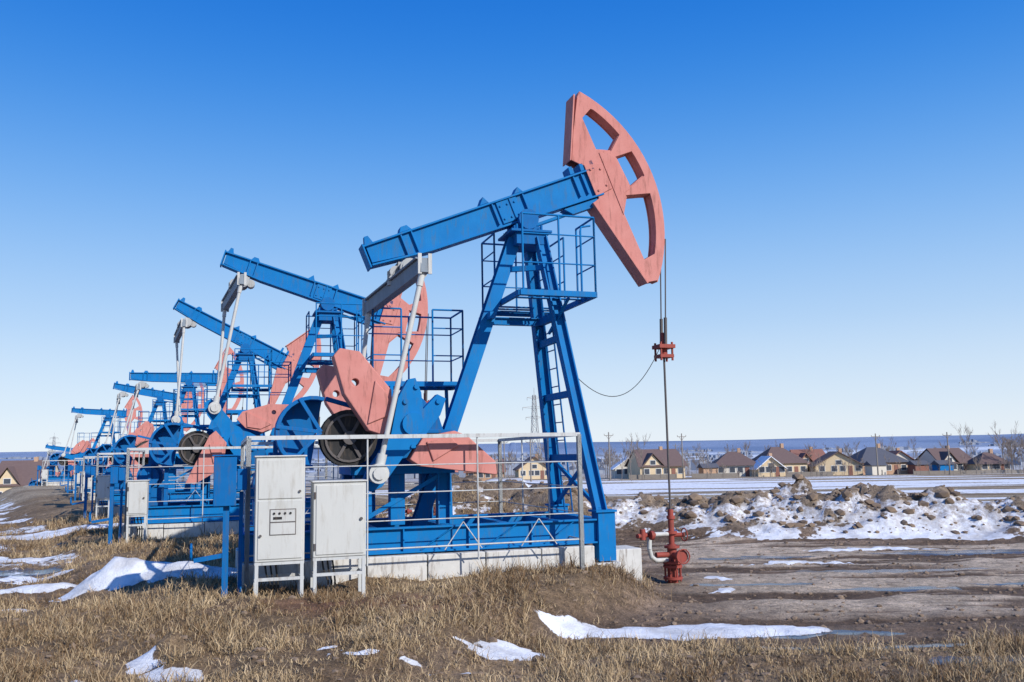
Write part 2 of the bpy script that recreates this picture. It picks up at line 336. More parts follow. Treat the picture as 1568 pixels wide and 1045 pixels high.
def clods(n):
    bm=bmesh.new(); bmesh.ops.create_icosphere(bm,subdivisions=1,radius=1); bv=np.array([v.co[:] for v in bm.verts]); bf=np.array([[v.index for v in f.verts] for f in bm.faces]); bm.free()
    yy=5.5+19*np.random.rand(n)**1.2; xx=(-.7+1.4*np.random.rand(n))*yy
    h,sn,wt,gr,rt,bm_,r,of,sb_,ru=terrain(xx,yy); ok=(wt<.3)&((sn<.6)|(bm_>.2))&(np.random.rand(n)<(.35+.65*rt)*(1-.8*sb_)); xx,yy,h,bk=xx[ok],yy[ok],h[ok],bm_[ok]; m=len(xx)
    s=(.007+.03*np.random.rand(m)**4)*(1+2.6*ss(.1,.5,bk))
    k=len(bv); V=bv[None]*(1+.6*(np.random.rand(m,k,1)-.5))*s[:,None,None]*np.stack([1+.6*np.random.rand(m),1+.6*np.random.rand(m),.6+.4*np.random.rand(m)],1)[:,None,:]
    V=V+np.stack([xx,yy,h+s*.2],1)[:,None,:]; Fc=(bf[None]+np.arange(m)[:,None,None]*k).reshape(-1,3)
    me=bpy.data.meshes.new("soil_clods"); me.from_pydata(V.reshape(-1,3).tolist(),[],Fc.tolist()); me.materials.append(paint("soil_clod",(.13,.09,.06),(.30,.22,.155),.95,scale=1.3))
    o=bpy.data.objects.new("soil_clods",me); COL.objects.link(o)
clods(15000)

# ------------------------------------------------------------ pump jack
TH_=math.radians(18); PIV=5.28
def rot(pts,a,c=(0,0),o=(0,0)):
    ca,sa=math.cos(a),math.sin(a); return [(o[0]+(x)*ca-(y)*sa, o[1]+(x)*sa+(y)*ca) for x,y in pts]
def pump(x,y,z0,deg,near):
    bv=.006 if near else 0
    e=empty("pump_jack",(x,y,z0),TH_)
    a=math.radians(deg); ca,sa=math.cos(a),math.sin(a)
    def B(b,h,t=0): return P(b*ca-h*sa,t,PIV+b*sa+h*ca)
    def BP(pts): return rot(pts,a,o=(0,PIV))
    g=G("walking_beam",BLUE,e,bv)
    for t in(-.085,.085): g.poly(BP([(-2.5,.15),(-1.6,.05),(1.45,.0),(1.45,.41),(-2.5,.40)]),t-.012,t+.012)
    g.poly(BP([(-2.54,.40),(1.45,.41),(1.45,.44),(-2.54,.43)]),-.15,.15)
    g.poly(BP([(-2.52,.10),(-1.6,.02),(1.45,-.03),(1.45,0),(-1.6,.05),(-2.52,.13)]),-.15,.15)
    g.poly(BP([(-2.56,.08),(-2.535,.08),(-2.535,.45),(-2.56,.45)]),-.16,.16)
    for b in(-1.95,-1.78,-.42,-.12,.12,1.05,1.2):
        g.poly(BP([(b-.012,.06),(b+.012,.06),(b+.012,.40),(b-.012,.40)]),-.145,.145)
    g.poly(BP([(-.35,.05),(.0,.05),(.0,.40),(-.35,.40)]),.1,.125)
    for b in(-.3,-.175,-.05):
        for h_ in(.12,.33): g.tube(B(b,h_,.125),B(b,h_,.145),.018,6)
    g.poly(BP([(-2.5,.44),(-2.36,.44),(-2.4,.56),(-2.46,.56)]),-.05,.05)
    g.poly(BP([(-.6,.445),(-.44,.445),(-.5,.56)]),-.1,.1); g.poly(BP([(.0,.445),(.16,.445),(.1,.54)]),-.1,.1)
    g.poly(BP([(-1.95,.44),(-1.75,.44),(-1.8,.52),(-1.9,.52)]),-.1,.1)
    for b in(1.02,1.22,1.4): g.poly(BP([(b,.445),(b+.08,.445),(b+.07,.57),(b+.01,.57)]),-.13,.13)
    g.poly(BP([(.7,-.035),(.82,-.16),(1.3,-.16),(1.4,-.035)]),-.1,.1)
    g.tube(B(.2,-.12,.0),B(.95,-.12,.0),.03)
    g.done()
    def arc(r,a0,a1,n=22): return [(r*math.cos(math.radians(a0+(a1-a0)*i/n)),r*math.sin(math.radians(a0+(a1-a0)*i/n))) for i in range(n+1)]
    out=arc(2.42,-42.5,43.8)+[(1.66,1.62),(1.36,1.10),(1.14,.66),(1.25,.56),(1.34,.5),(1.34,-.06),(1.22,-.1),(1.58,-1.60)]
    h1=[(1.80,1.36)]+arc(2.27,36,21,6)+[(1.86,.60),(1.62,.70),(1.60,1.26)]
    h2=[(1.90,.49)]+arc(2.27,12.5,1.2,4)+[(1.95,-.06)]
    h3=[(1.82,-.16)]+arc(2.26,-6.6,-32.5,9)+[(1.69,-1.24),(1.66,-.42)]
    g=G("horse_head",RED,e,bv)
    for t0,t1 in((-.13,-.105),(.105,.13)): g.poly(BP(out),t0,t1,[BP(h1),BP(h2),BP(h3)])
    rim=arc(2.435,-43,44.2)+arc(2.28,44.2,-43)
    g.poly(BP(rim),-.103,.103)
    def strip(pts,wd=.025,tw=.103):
        for p,q in zip(pts,pts[1:]):
            d=Vector((q[0]-p[0],q[1]-p[1])).normalized()*wd; n_=(-d.y,d.x)
            g.poly(BP([(p[0],p[1]),(q[0],q[1]),(q[0]+n_[0],q[1]+n_[1]),(p[0]+n_[0],p[1]+n_[1])]),-tw,tw)
    strip([(1.62,-1.55),(1.27,-.12)]); strip([(1.17,.68),(1.38,1.12),(1.68,1.6)])
    strip([(1.59,1.26),(1.60,.70),(1.86,.60)]); strip([(1.90,.49),(1.95,-.06)]); strip([(1.82,-.16),(1.65,-.42),(1.67,-1.24)])
    strip([(1.86,.58),(2.13,.80)]); strip([(1.95,-.07),(2.27,.04)]); strip([(1.82,-.15),(2.24,-.27)]); strip([(1.90,.49),(2.23,.50)])
    g.poly(BP([(1.09,.66),(1.12,.66),(1.62,1.66),(1.59,1.66)]),-.165,.165)
    g.poly(BP([(1.19,-.1),(1.22,-.1),(1.59,-1.62),(1.56,-1.62)]),-.165,.165)
    g.poly(BP([(1.30,-.02),(1.62,.02),(1.62,.46),(1.30,.52)]),.132,.15)
    g.poly(BP([(1.64,-.45),(1.80,-.12),(1.92,-.08),(1.87,.50),(1.80,.58),(1.64,.64)]),.132,.142)
    for p_ in((1.38,.06),(1.38,.42),(1.55,.1),(1.55,.38)): g.tube(B(p_[0],p_[1],.15),B(p_[0],p_[1],.17),.02,6)
    g.done()
    g=G("saddle_bearing",BLUED,e,bv)
    g.tube(P(0,-.24,PIV-.03),P(0,.24,PIV-.03),.13,16); g.box((-.22,-.24,PIV-.2),(.22,.24,PIV-.12)); g.box((-.1,.12,PIV-.12),(.1,.22,PIV-.04)); g.box((-.1,-.22,PIV-.12),(.1,-.12,PIV-.04))
    for t in(-.28,.28): g.tube(P(0,t-.04,PIV-.03),P(0,t+.04,PIV-.03),.16,16)
    g.box((-.3,-.36,PIV-.24),(.36,.36,PIV-.2)); g.box((-.2,-.3,PIV-.42),(.3,.3,PIV-.24))
    for s_ in(-.2,.2):
        for t in(-.31,.31): g.tube(P(s_,t,PIV-.22),P(s_,t,PIV-.12),.022,6)
    g.done()
    g=G("samson_post",BLUE,e,bv)
    tp=PIV-.3; FS=.82; ft={1:P(FS,.92,.6),-1:P(FS,-.92,.6)}; top={1:P(.2,.26,tp),-1:P(.2,-.26,tp)}
    def LP(sg,z):
        k=(z-.6)/(tp-.6); return ft[sg].lerp(top[sg],k)
    for sg in(1,-1): g.ibeam(LP(sg,.3),top[sg],.16,.17,.02,.02,up=(1,0,.2))
    rb=P(-1.72,0,.6); rt_=P(-.16,0,tp)
    def RP(z): return rb.lerp(rt_,(z-.6)/(tp-.6))
    g.ibeam(RP(.55),rt_,.2,.2,.022,.022,up=(0,1,0))
    for z in(1.6,2.55,3.4): g.beam(LP(1,z),LP(-1,z),.07,.1)
    g.beam(LP(1,.85),LP(-1,1.6),.04,.06); g.beam(LP(-1,.85),LP(1,1.6),.04,.06)
    g.ibeam(RP(3.74)+P(0,-.3,0),P(.42,-.3,3.74),.1,.12,.015,.015); g.beam(RP(3.74)+P(0,-.34,0),RP(3.74)+P(0,.3,0),.08,.1); g.beam(LP(1,3.74),LP(-1,3.74),.08,.12)
    g.beam(RP(4.5),LP(1,4.5),.06,.08)
    for sg in(1,-1):
        g.box((FS-.13,sg*.92-.12,.14),(FS+.13,sg*.92+.12,.82)); g.box((FS-.17,sg*.92-.15,.82),(FS+.15,sg*.92+.15,.85))
    g.done()
    g=G("ladder",BLUED,e)
    def LL(z,t):
        k=(z-.6)/(tp-.6); c=ft[-1].lerp(top[-1],k); return Vector((c.x+.05,c.y-(.22*(1-.3*k))-t,z))
    for t in(0,.34): g.tube(LL(.6,t),LL(4.7,t),.014,6)
    for i in range(14): z=.75+i*.28; g.tube(LL(z,0),LL(z,.34),.01,6)
    g.done()
    g=G("service_platforms",BLUE,e)
    z=3.98; s0,s1,t0,t1=-.38,.80,-1.0,.95
    for aa,bb in(((s0,t0),(s1,t0)),((s0,t1),(s1,t1)),((s0,t0),(s0,t1)),((s1,t0),(s1,t1))): g.beam(P(aa[0],aa[1],z),P(bb[0],bb[1],z),.05,.08)
    for t in np.linspace(t0+.1,t1-.1,9):
        if abs(t)>.35: g.beam(P(s0,t,z+.02),P(s1,t,z+.02),.11,.012)
    def railing(pts,zf,ht,r=.016,mids=(.38,.75)):
        for p,q in zip(pts,pts[1:]):
            for k in (1,)+tuple(mids): g.tube(P(p[0],p[1],zf+ht*k),P(q[0],q[1],zf+ht*k),r if k==1 else r*.7,6)
            n=max(1,round(math.dist(p,q)/.6))
            for i in range(n+1):
                u=i/n; s_,t_=p[0]+(q[0]-p[0])*u,p[1]+(q[1]-p[1])*u; g.tube(P(s_,t_,zf),P(s_,t_,zf+ht),r,6)
    railing([(s1,.25),(s1,t1),(s0+.05,t1)],z,1.17); railing([(s0,-.3),(s0,t0),(s1,t0),(s1,-.3)],z,1.17)
    g.path([P(.58,.95,z),P(.58,.95,z+.95),P(.6,.93,z+1.02),P(.75,.93,z+1.05)],.016,6)
    for t in(-.8,.75):
        g.beam(P(.45,t,z-.02),P(.3,t*.35,z-.5),.03,.04)
    z=2.80; s0,s1,t0,t1=-2.2,-.74,-1.75,-.95
    for aa,bb in(((s0,t0),(s1,t0)),((s0,t1),(s1,t1)),((s0,t0),(s0,t1)),((s1,t0),(s1,t1))): g.beam(P(aa[0],aa[1],z),P(bb[0],bb[1],z),.05,.08)
    for s_ in np.linspace(s0+.08,s1-.08,10): g.beam(P(s_,t0,z+.025),P(s_,t1,z+.025),.11,.012)
    railing([(s1,t1),(s1,t0),(s0,t0),(s0,t1),(s0+.45,t1)],z,1.2); railing([(s1,t1),(s1-.5,t1)],z,1.2)
    g.beam(P(s1-.1,t1,z-.04),P(-1.2,-.05,2.1),.05,.06); g.beam(P(s0+.3,t1,z-.04),P(-2.0,-.5,2.2),.05,.06)
    for s_ in(s0+.1,s1-.1): g.beam(P(s_,t0+.05,z-.04),P(s_,t0+.3,.6),.05,.05)
    g.done()
    g=G("base_frame",BLUE,e,bv)
    for t in(.95,-.95): g.ibeam(P(-4.15,t,.56),P(FS-.14,t,.56),.14,.34,.025,.03)
    for s_ in(-4.1,-3.1,-2.4,-1.4,-.5,.3): g.beam(P(s_,-.94,.55),P(s_,.94,.55),.12,.28)
    for s_ in(-2.1,-1.2,-.3,.45):
        g.box((s_-.01,.955,.4),(s_+.01,1.015,.72)); g.box((s_-.01,-1.0,.4),(s_+.01,-.955,.72))
    for s_ in(-1.65,-.75,.1): g.beam(P(s_-.22,1.0,.42),P(s_+.22,1.0,.70),.012,.04,up=(0,1,0))
    g.box((FS-.13,-.8,.45),(FS+.05,.8,.72))
    for s_ in(-2.62,-1.45):
        for t in(.55,-.55): g.ibeam(P(s_,t,.72),P(s_,t,1.5),.16,.18,.02,.02,up=(1,0,0))
    g.box((-2.75,-.66,1.42),(-1.3,.66,1.54)); g.box((-2.2,.4,.73),(-2.0,.6,1.42))
    g.beam(P(-2.6,.6,.8),P(-1.5,.6,1.4),.03,.06)
    g.done()
    g=G("concrete_footing",CONC,e,.012 if near else 0)
    for i in range(6):
        a0=-4.2+i*.8
        dz=random.uniform(-.012,.0); dt=random.uniform(-.015,.015)
        g.box((a0+.006,.62+dt,.0),(a0+.79,1.12+dt,.378+dz)); g.box((a0+.006,-1.12,.0),(a0+.79,-.62,.375))
    g.box((1.02,.35,-.22),(1.44,.85,.27)); g.box((.62,-1.1,-.1),(1.0,1.1,.12))
    g.done()
    SH=(-1.99,2.09)
    g=G("gear_reducer",BLUED,e,bv)
    g.poly([(-2.7,1.55),(-1.35,1.55),(-1.35,1.8),(-1.5,2.25),(-1.75,2.5),(-2.2,2.5),(-2.6,2.3),(-2.75,2.0)],-.5,.5)
    g.tube(P(SH[0],-.95,SH[1]),P(SH[0],.95,SH[1]),.1,14); g.tube(P(SH[0],.48,SH[1]),P(SH[0],.62,SH[1]),.24,18); g.tube(P(SH[0],-.62,SH[1]),P(SH[0],-.48,SH[1]),.24,18)
    g.box((-2.75,-.54,1.98),(-1.3,.54,2.03))
    g.done()
    g=G("drive_motor",BLUED,e,bv)
    g.tube(P(-3.75,-.2,1.35),P(-3.75,.5,1.35),.26,18); g.tube(P(-3.75,.5,1.35),P(-3.75,.6,1.35),.2,18); g.box((-3.8,-.1,1.6),(-3.55,.25,1.75))
    g.box((-4.05,-.3,.73),(-3.4,.55,.8)); g.box((-4.0,-.25,.8),(-3.5,.5,1.1))
    # belt guard hood: curved band with sheet side
    c1=(-3.28,2.0); r1=.48; A_=np.linspace(math.pi*.40,1.5*math.pi,18)
    o_=[(c1[0]+r1*math.cos(q_),c1[1]+r1*math.sin(q_)) for q_ in A_]
    i_=[(c1[0]+(r1-.05)*math.cos(q_),c1[1]+(r1-.05)*math.sin(q_)) for q_ in A_]
    g.poly(o_+i_[::-1],.55,.92)
    i2=[(c1[0]+(r1-.02)*math.cos(q_),c1[1]+(r1-.02)*math.sin(q_)) for q_ in A_]
    g.poly(i2,.56,.58)
    for q_ in(.62,.95,1.3): g.beam(P(c1[0]+.1,.935,c1[1]),P(c1[0]+r1*math.cos(q_*math.pi),.935,c1[1]+r1*math.sin(q_*math.pi)),.02,.05)
    g.beam(P(-3.4,.74,1.55),P(-3.4,.74,.7),.08,.08); g.beam(P(-3.74,.6,1.9),P(-3.74,.6,.7),.06,.06)
    g.beam(P(-3.1,.74,2.45),P(-2.5,.5,2.3),.04,.06)
    g.done()
    g=G("sheave",RUB,e)
    for t0_,t1_,r in((.58,.62,.38),(.62,.80,.345),(.80,.84,.38)):
        g.tube(P(-2.8,t0_,1.92),P(-2.8,t1_,1.92),r,30)
    for q_ in range(3): g.tube(P(-2.8,.65+.05*q_,1.92),P(-2.8,.67+.05*q_,1.92),.36,30)
    g.done()
    g=G("sheave_hub",DKGREY,e)
    g.tube(P(-2.8,.84,1.92),P(-2.8,.92,1.92),.09,14)
    for i in range(6):
        q_=i*math.pi/3; g.beam(P(-2.8,.85,1.92),P(-2.8+.3*math.cos(q_),.85,1.92+.3*math.sin(q_)),.04,.05,up=(0,1,0))
    for k_ in range(24):
        q0,q1=2*math.pi*k_/24,2*math.pi*(k_+1)/24
        g.beam(P(-2.8+.31*math.cos(q0),.85,1.92+.31*math.sin(q0)),P(-2.8+.31*math.cos(q1),.85,1.92+.31*math.sin(q1)),.03,.03,up=(0,1,0))
    g.tube(P(-2.8,.4,1.92),P(-2.8,.6,1.92),.05); g.done()
    bt=B(-2.0,-.05); eq=Vector((bt.x-.2,0,bt.z-.36)); pr=.812; L0=2.72
    d=Vector((eq.x-SH[0],eq.z-SH[1])); D=d.length; base=math.atan2(d.y,d.x)
    cosv=max(-1,min(1,(pr*pr+D*D-L0*L0)/(2*pr*D))); pa=base+math.acos(cosv)
    ra=pa-math.atan2(-.64,-.5)
    def CR(pts): return rot(pts,ra,o=SH)
    pin=CR([(-.5,-.64)])[0]
    arm=[(-.06,.60),(-.2,.35),(-.3,-.15),(-.62,-.62),(-.68,-.78),(-.56,-.88),(-.42,-.82),(-.12,-.42),(.12,-.22),(.38,.12),(.46,.34),(.34,.40),(.14,.20),(.12,.42),(.04,.62)]
    w1=[(-.29,.09),(-.30,.45),(-.72,.96),(-.98,1.0),(-1.06,.9),(-.92,.40),(-.60,-.08),(-.42,-.14)]
    w2=[(.08,-.56),(-.06,-.47),(.12,-.18),(.55,-.10),(.72,-.16),(1.12,-.52),(1.14,-.70)]
    g=G("crank_arms",BLUE,e,bv)
    for sg in(1,-1):
        g.poly(CR(arm),sg*.97,sg*1.12); g.tube(P(SH[0],sg*1.12,SH[1]),P(SH[0],sg*1.17,SH[1]),.15,18)
        for bp_ in((.05,.5),(.35,.3),(-.1,.3),(.0,-.3)):
            c_=CR([bp_])[0]; g.tube(P(c_[0],sg*1.12,c_[1]),P(c_[0],sg*1.15,c_[1]),.035,8)
    g.done()
    g=G("counterweights",RED,e,bv*2)
    hole=[(-.78+.05*math.cos(q_),.55+.05*math.sin(q_)) for q_ in np.linspace(0,2*math.pi,13)[:-1]]
    for sg in(1,-1):
        g.poly(CR(w1),sg*.90,sg*1.2,[CR(hole)]); g.poly(CR(w2),sg*.90,sg*1.2)
        g.poly(CR([(-.32,.12),(-.36,.40),(-.52,.58),(-.62,.0)]),sg*1.2,sg*1.23)
        g.poly(CR([(.16,-.24),(.5,-.18),(.6,-.3),(.25,-.5)]),sg*1.2,sg*1.23)
    g.done()
    g=G("equalizer",EQG,e,bv)
    en=Vector((eq.x+.17,-1.38,eq.z+.08)); ef=Vector((eq.x-.17,1.38,eq.z-.08))
    g.beam(en,ef,.13,.2); g.beam(en.lerp(ef,.04)+Vector((0,0,.12)),en.lerp(ef,.96)+Vector((0,0,.12)),.2,.03)
    g.done()
    g=G("equalizer_bearing",GREY,e,bv)
    g.poly([(eq.x-.1,eq.z+.14),(eq.x+.1,eq.z+.14),(bt.x+.16,bt.z-.02),(bt.x+.16,bt.z+.03),(bt.x-.16,bt.z+.03),(bt.x-.16,bt.z-.02)],-.12,.12)
    g.tube(P(bt.x,-.26,bt.z-.08),P(bt.x,.26,bt.z-.08),.12,16)
    for t in(-.2,.2): g.tube(P(bt.x,t-.04,bt.z-.08),P(bt.x,t+.04,bt.z-.08),.15,16)
    for s_ in(-.24,.24): g.tube(P(bt.x+s_*.8,-.12,bt.z-.12),P(bt.x+s_*.8,.12,bt.z-.12),.09,12)
    g.tube(P(eq.x,0,eq.z+.05),P(eq.x,0,eq.z+.26),.1,12)
    g.done()
    g=G("pitman_arms",WHITEP,e)
    for sg,ee in((1,en),(-1,ef)):
        top_=Vector((ee.x,-sg*1.3,ee.z)); bot=P(pin[0],sg*1.3,pin[1])
        g.tube(top_,bot,.036,12); g.tube(bot+Vector((0,.12*sg,0)),bot-Vector((0,.1*sg,0)),.13,16); g.tube(bot-Vector((0,.1*sg,0)),bot-Vector((0,.13*sg,0)),.08,12)
        g.tube(bot,bot.lerp(top_,.09),.065,12); g.tube(top_,top_.lerp(bot,.1),.046,12)
        g.beam(top_+Vector((-.07,-.07*sg,-.12)),top_+Vector((-.07,-.07*sg,.16)),.03,.05); g.beam(top_+Vector((.07,-.07*sg,-.12)),top_+Vector((.07,-.07*sg,.16)),.03,.05)
    g.done()
    g=G("bridle_cables",DKGREY,e)
    zc=3.42 if deg>0 else PIV-1.85+2.42*math.sin(a)+.3
    for t in(-.09,.09):
        g.tube(P(2.445,t,PIV-.15),P(2.38,t*.8,zc),.011,6)
        g.tube(P(2.395,t*.8,zc+.4),P(2.38,t*.8,zc-.05),.028,8)
    g.tube(P(2.38,0,.75),P(2.38,0,zc+.12),.018,8)
    g.done()
    g=G("carrier_bar",REDV,e)
    g.box((2.24,-.14,zc-.10),(2.52,.14,zc-.04)); g.box((2.26,-.12,zc-.25),(2.5,.12,zc-.2))
    for s_ in(2.28,2.48):
        g.tube(P(s_,.1,zc-.30),P(s_,.1,zc+.0),.018,6); g.tube(P(s_,-.1,zc-.30),P(s_,-.1,zc+.0),.018,6)
    g.tube(P(2.38,0,zc-.04),P(2.38,0,zc+.16),.045,10); g.tube(P(2.38,0,zc-.2),P(2.38,0,zc-.1),.055,10)
    g.done()
    g=G("wellhead",REDV,e)
    zb=-.45
    g.tube(P(2.38,0,zb),P(2.38,0,zb+.3),.085,16)
    for z,r,hh_ in((zb+.12,.15,.04),(zb+.3,.15,.04),(zb+.36,.15,.04),(zb+.6,.12,.04),(zb+.82,.09,.04),(zb+1.05,.065,.05)): g.tube(P(2.38,0,z),P(2.38,0,z+hh_),r,18)
    g.tube(P(2.38,0,zb+.3),P(2.38,0,zb+.66),.09,16,.07); g.tube(P(2.38,0,zb+.66),P(2.38,0,zb+1.2),.045,12)
    for s_,t_ in((0,.3),(-.28,0),(.2,.05)): g.tube(P(2.38,0,zb+.5),P(2.38+s_,t_,zb+.5),.045,10)
    g.tube(P(2.38,.28,zb+.5),P(2.38,.33,zb+.5),.10,14)
    for i in range(12):
        q0,q1=2*math.pi*i/12,2*math.pi*(i+1)/12
        g.tube(P(2.38+.11*math.cos(q0),.36,zb+.5+.11*math.sin(q0)),P(2.38+.11*math.cos(q1),.36,zb+.5+.11*math.sin(q1)),.011,6)
        g.tube(P(2.58,.05+.10*math.cos(q0),zb+.8+.10*math.sin(q0)),P(2.58,.05+.10*math.cos(q1),zb+.8+.10*math.sin(q1)),.011,6)
    g.tube(P(2.38,0,zb+.8),P(2.58,.05,zb+.8),.035,10)
    for i in range(8):
        q0=2*math.pi*i/8
        for z in(zb+.27,zb+.09): g.tube(P(2.38+.125*math.cos(q0),.125*math.sin(q0),z),P(2.38+.125*math.cos(q0),.125*math.sin(q0),z+.18),.013,6)
    g.tube(P(1.62,.35,zb+.84),P(1.98,.2,zb+.84),.035,10); g.tube(P(1.72,.33,zb+.78),P(1.72,.33,zb+.94),.045,10); g.tube(P(1.85,.33,zb+.84),P(1.9,.33,zb+.84),.07,12)
    g.done()
    g=G("flow_pipes",WHITEP,e)
    g.path([P(1.98,.2,zb+.84),P(2.3,.02,zb+.82)],.035); g.path([P(1.9,.2,zb+.82),P(1.88,.22,zb+.62),P(1.92,.2,zb+.5),P(2.02,.15,zb+.44),P(2.3,.02,zb+.42)],.035,10)
    g.done()
    if near:
        g=G("signal_cable",RUB,e)
        p0=P(.50,.5,2.95); p1=P(2.26,.1,zc-.1); pts=[]
        for i in range(25):
            u=i/24; q_=p0.lerp(p1,u); q_.z-= 4*u*(1-u)*.55+ .12*math.sin(u*math.pi)*u; pts.append(q_)
        g.path(pts,.006,5); g.done()
    return e

def railing_fence(x,y,z0,near):
    e=empty("steel_railing",(x,y,z0),TH_)
    g=G("rails_and_posts",RAIL,e)
    s0,s1,t0,t1=-4.1,.27,-2.3,1.42; zt=1.92; zb=.0
    C_=[(s0,t1),(s1,t1),(s1,t0),(s0,t0),(s0,t1)]
    for i,(p,q) in enumerate(zip(C_,C_[1:])):
        g.beam(P(*p,zt),P(*q,zt),.05,.05)
        n=max(2,round(math.dist(p,q)/1.45))
        for zz,r in((1.55,.008),(1.2,.008),(.85,.008),(.5,.012)): g.tube(P(*p,zz),P(*q,zz),r,5)
        for k in range(n+1):
            u=k/n; main=k in(0,n)
            s_,t_=p[0]+(q[0]-p[0])*u,p[1]+(q[1]-p[1])*u
            if main: g.beam(P(s_,t_,zb),P(s_,t_,zt),.055,.055)
            else: g.tube(P(s_,t_,zb+.3),P(s_,t_,zt),.012 if near else .02,6)
        if i==0:
            for u in(.62,.86): s_=p[0]+(q[0]-p[0])*u; g.tube(P(s_-.25,t1,.45),P(s_,t1,.8),.008,5); g.tube(P(s_+.25,t1,.45),P(s_,t1,.8),.008,5)
    g.done()
def cabinet(x,y,z0,s0,s1,zb,zt,t1,kind,mat=None):
    e=empty("electrical_cabinet",(x,y,z0),TH_)
    g=G("body",CAB,e,.008); g.box((s0,t1-.38,zb),(s1,t1,zt)); g.box((s0-.02,t1-.40,zt),(s1+.02,t1+.02,zt+.02)); g.done()
    g=G("door",CAB,e,.006)
    if kind==0:
        zm=zb+.59*(zt-zb)
        g.box((s0+.03,t1,zb+.03),(s1-.03,t1+.012,zm-.01)); g.box((s0+.03,t1,zm+.01),(s1-.03,t1+.012,zt-.03))
    else: g.box((s0+.03,t1,zb+.03),(s1-.03,t1+.012,zt-.03))
    g.done()
    g=G("fittings",DKGREY,e)
    if kind==0:
        g.box((s0+.16,t1+.012,zb+.30),(s1-.10,t1+.016,zb+.60))
        g.tube(P(s1-.06,t1+.01,zt-.4),P(s1-.06,t1+.035,zt-.4),.015,8)
        g.tube(P(s0+.06,t1+.01,zb+.3),P(s0+.06,t1+.035,zb+.3),.015,8)
        g.done()
        g=G("instrument_panel",WHITEP,e); g.box((s0+.17,t1+.016,zb+.31),(s1-.11,t1+.02,zb+.44)); g.box((s0+.17,t1+.016,zb+.455),(s1-.11,t1+.02,zb+.59)); g.done()
        g=G("gauges",RUB,e)
        for i in range(4): g.tube(P(s0+.21+i*.062,t1+.02,zb+.55),P(s0+.21+i*.062,t1+.03,zb+.55),.014,8)
        g.box((s0+.2,t1+.02,zb+.48),(s0+.30,t1+.024,zb+.51))
        g.done()
    else:
        for z in(zt-.15,zb+.12): g.tube(P(s0+.015,t1-.0,z-.04),P(s0+.015,t1+.0,z+.04),.012,8)
        g.tube(P(s1-.06,t1+.01,(zb+zt)/2),P(s1-.06,t1+.035,(zb+zt)/2),.018,8); g.done()
    g=G("stand",RAIL,e)
    for s_ in(s0+.025,s1-.025):
        for t_ in(t1-.03,t1-.35): g.beam(P(s_,t_,-.25),P(s_,t_,zb),.04,.04)
    for zz in(zb-.02,zb-.2):
        g.beam(P(s0,t1-.03,zz),P(s1,t1-.03,zz),.035,.035); g.beam(P(s0,t1-.35,zz),P(s1,t1-.35,zz),.035,.035)
        for s_ in(s0+.025,s1-.025): g.beam(P(s_,t1-.35,zz),P(s_,t1-.03,zz),.035,.035)
    g.done()
    g=G("cables",RUB,e)
    for i in range(3):
        g.path([P(s0+.12+.06*i,t1-.2,zb),P(s0+.14+.06*i,t1-.2,zb-.15),P(s0+.2+.04*i,t1-.2,zb-.3),P(s0+.18+.04*i,t1-.2,-.2)],.012,6)
    g.done()
def control_box(x,y,z0,big):
    e=empty("switch_box",(x,y,z0),TH_)
    k=0 if big else .12
    g=G("box",BLUED,e,.008); g.box((-4.50+k,1.5,1.12+k),(-4.24,1.78,1.70-k)); g.box((-4.52+k,1.48,1.702-k),(-4.22,1.80,1.72-k)); g.box((-4.235,1.55,1.3),(-4.12,1.75,1.55)); g.done()
    g=G("post",BLUED,e); g.beam(P(-4.35,1.66,-.2),P(-4.35,1.66,1.12+k),.07,.07); g.beam(P(-4.18,1.6,-.2),P(-4.18,1.6,1.28),.045,.045)
    g.beam(P(-4.35,1.66,.55),P(-4.7,1.66,.50),.05,.05)
    for i in range(12):
        q0,q1=2*math.pi*i/12,2*math.pi*(i+1)/12
        g.tube(P(-4.73,1.66+.09*math.cos(q0),.6+.09*math.sin(q0)),P(-4.73,1.66+.09*math.cos(q1),.6+.09*math.sin(q1)),.014,6)
    g.done()
PUMPS=[(.2,13.6,21.8),(-4.39,20.8,-17),(-8.73,28.8,-27),(-15.0,41,0),(-20.3,51,-10),(-31,68,-3),(-46,93,-8)]
for i,(px_,py_,dg) in enumerate(PUMPS):
    n=i<3
    zz_=0 if i<5 else TH(px_,py_)
    pump(px_,py_,zz_,dg,i==0)
    railing_fence(px_,py_,zz_,n)
    if i==0:
        cabinet(px_,py_,0,-4.03,-3.47,.48,1.68,2.02,0)
        cabinet(px_,py_,0,-3.37,-2.75,.50,1.37,2.02,1)
    else:
        cabinet(px_,py_,zz_,-4.05,-3.68,.62,1.28,1.9,1)
    control_box(px_,py_,zz_,i==0)

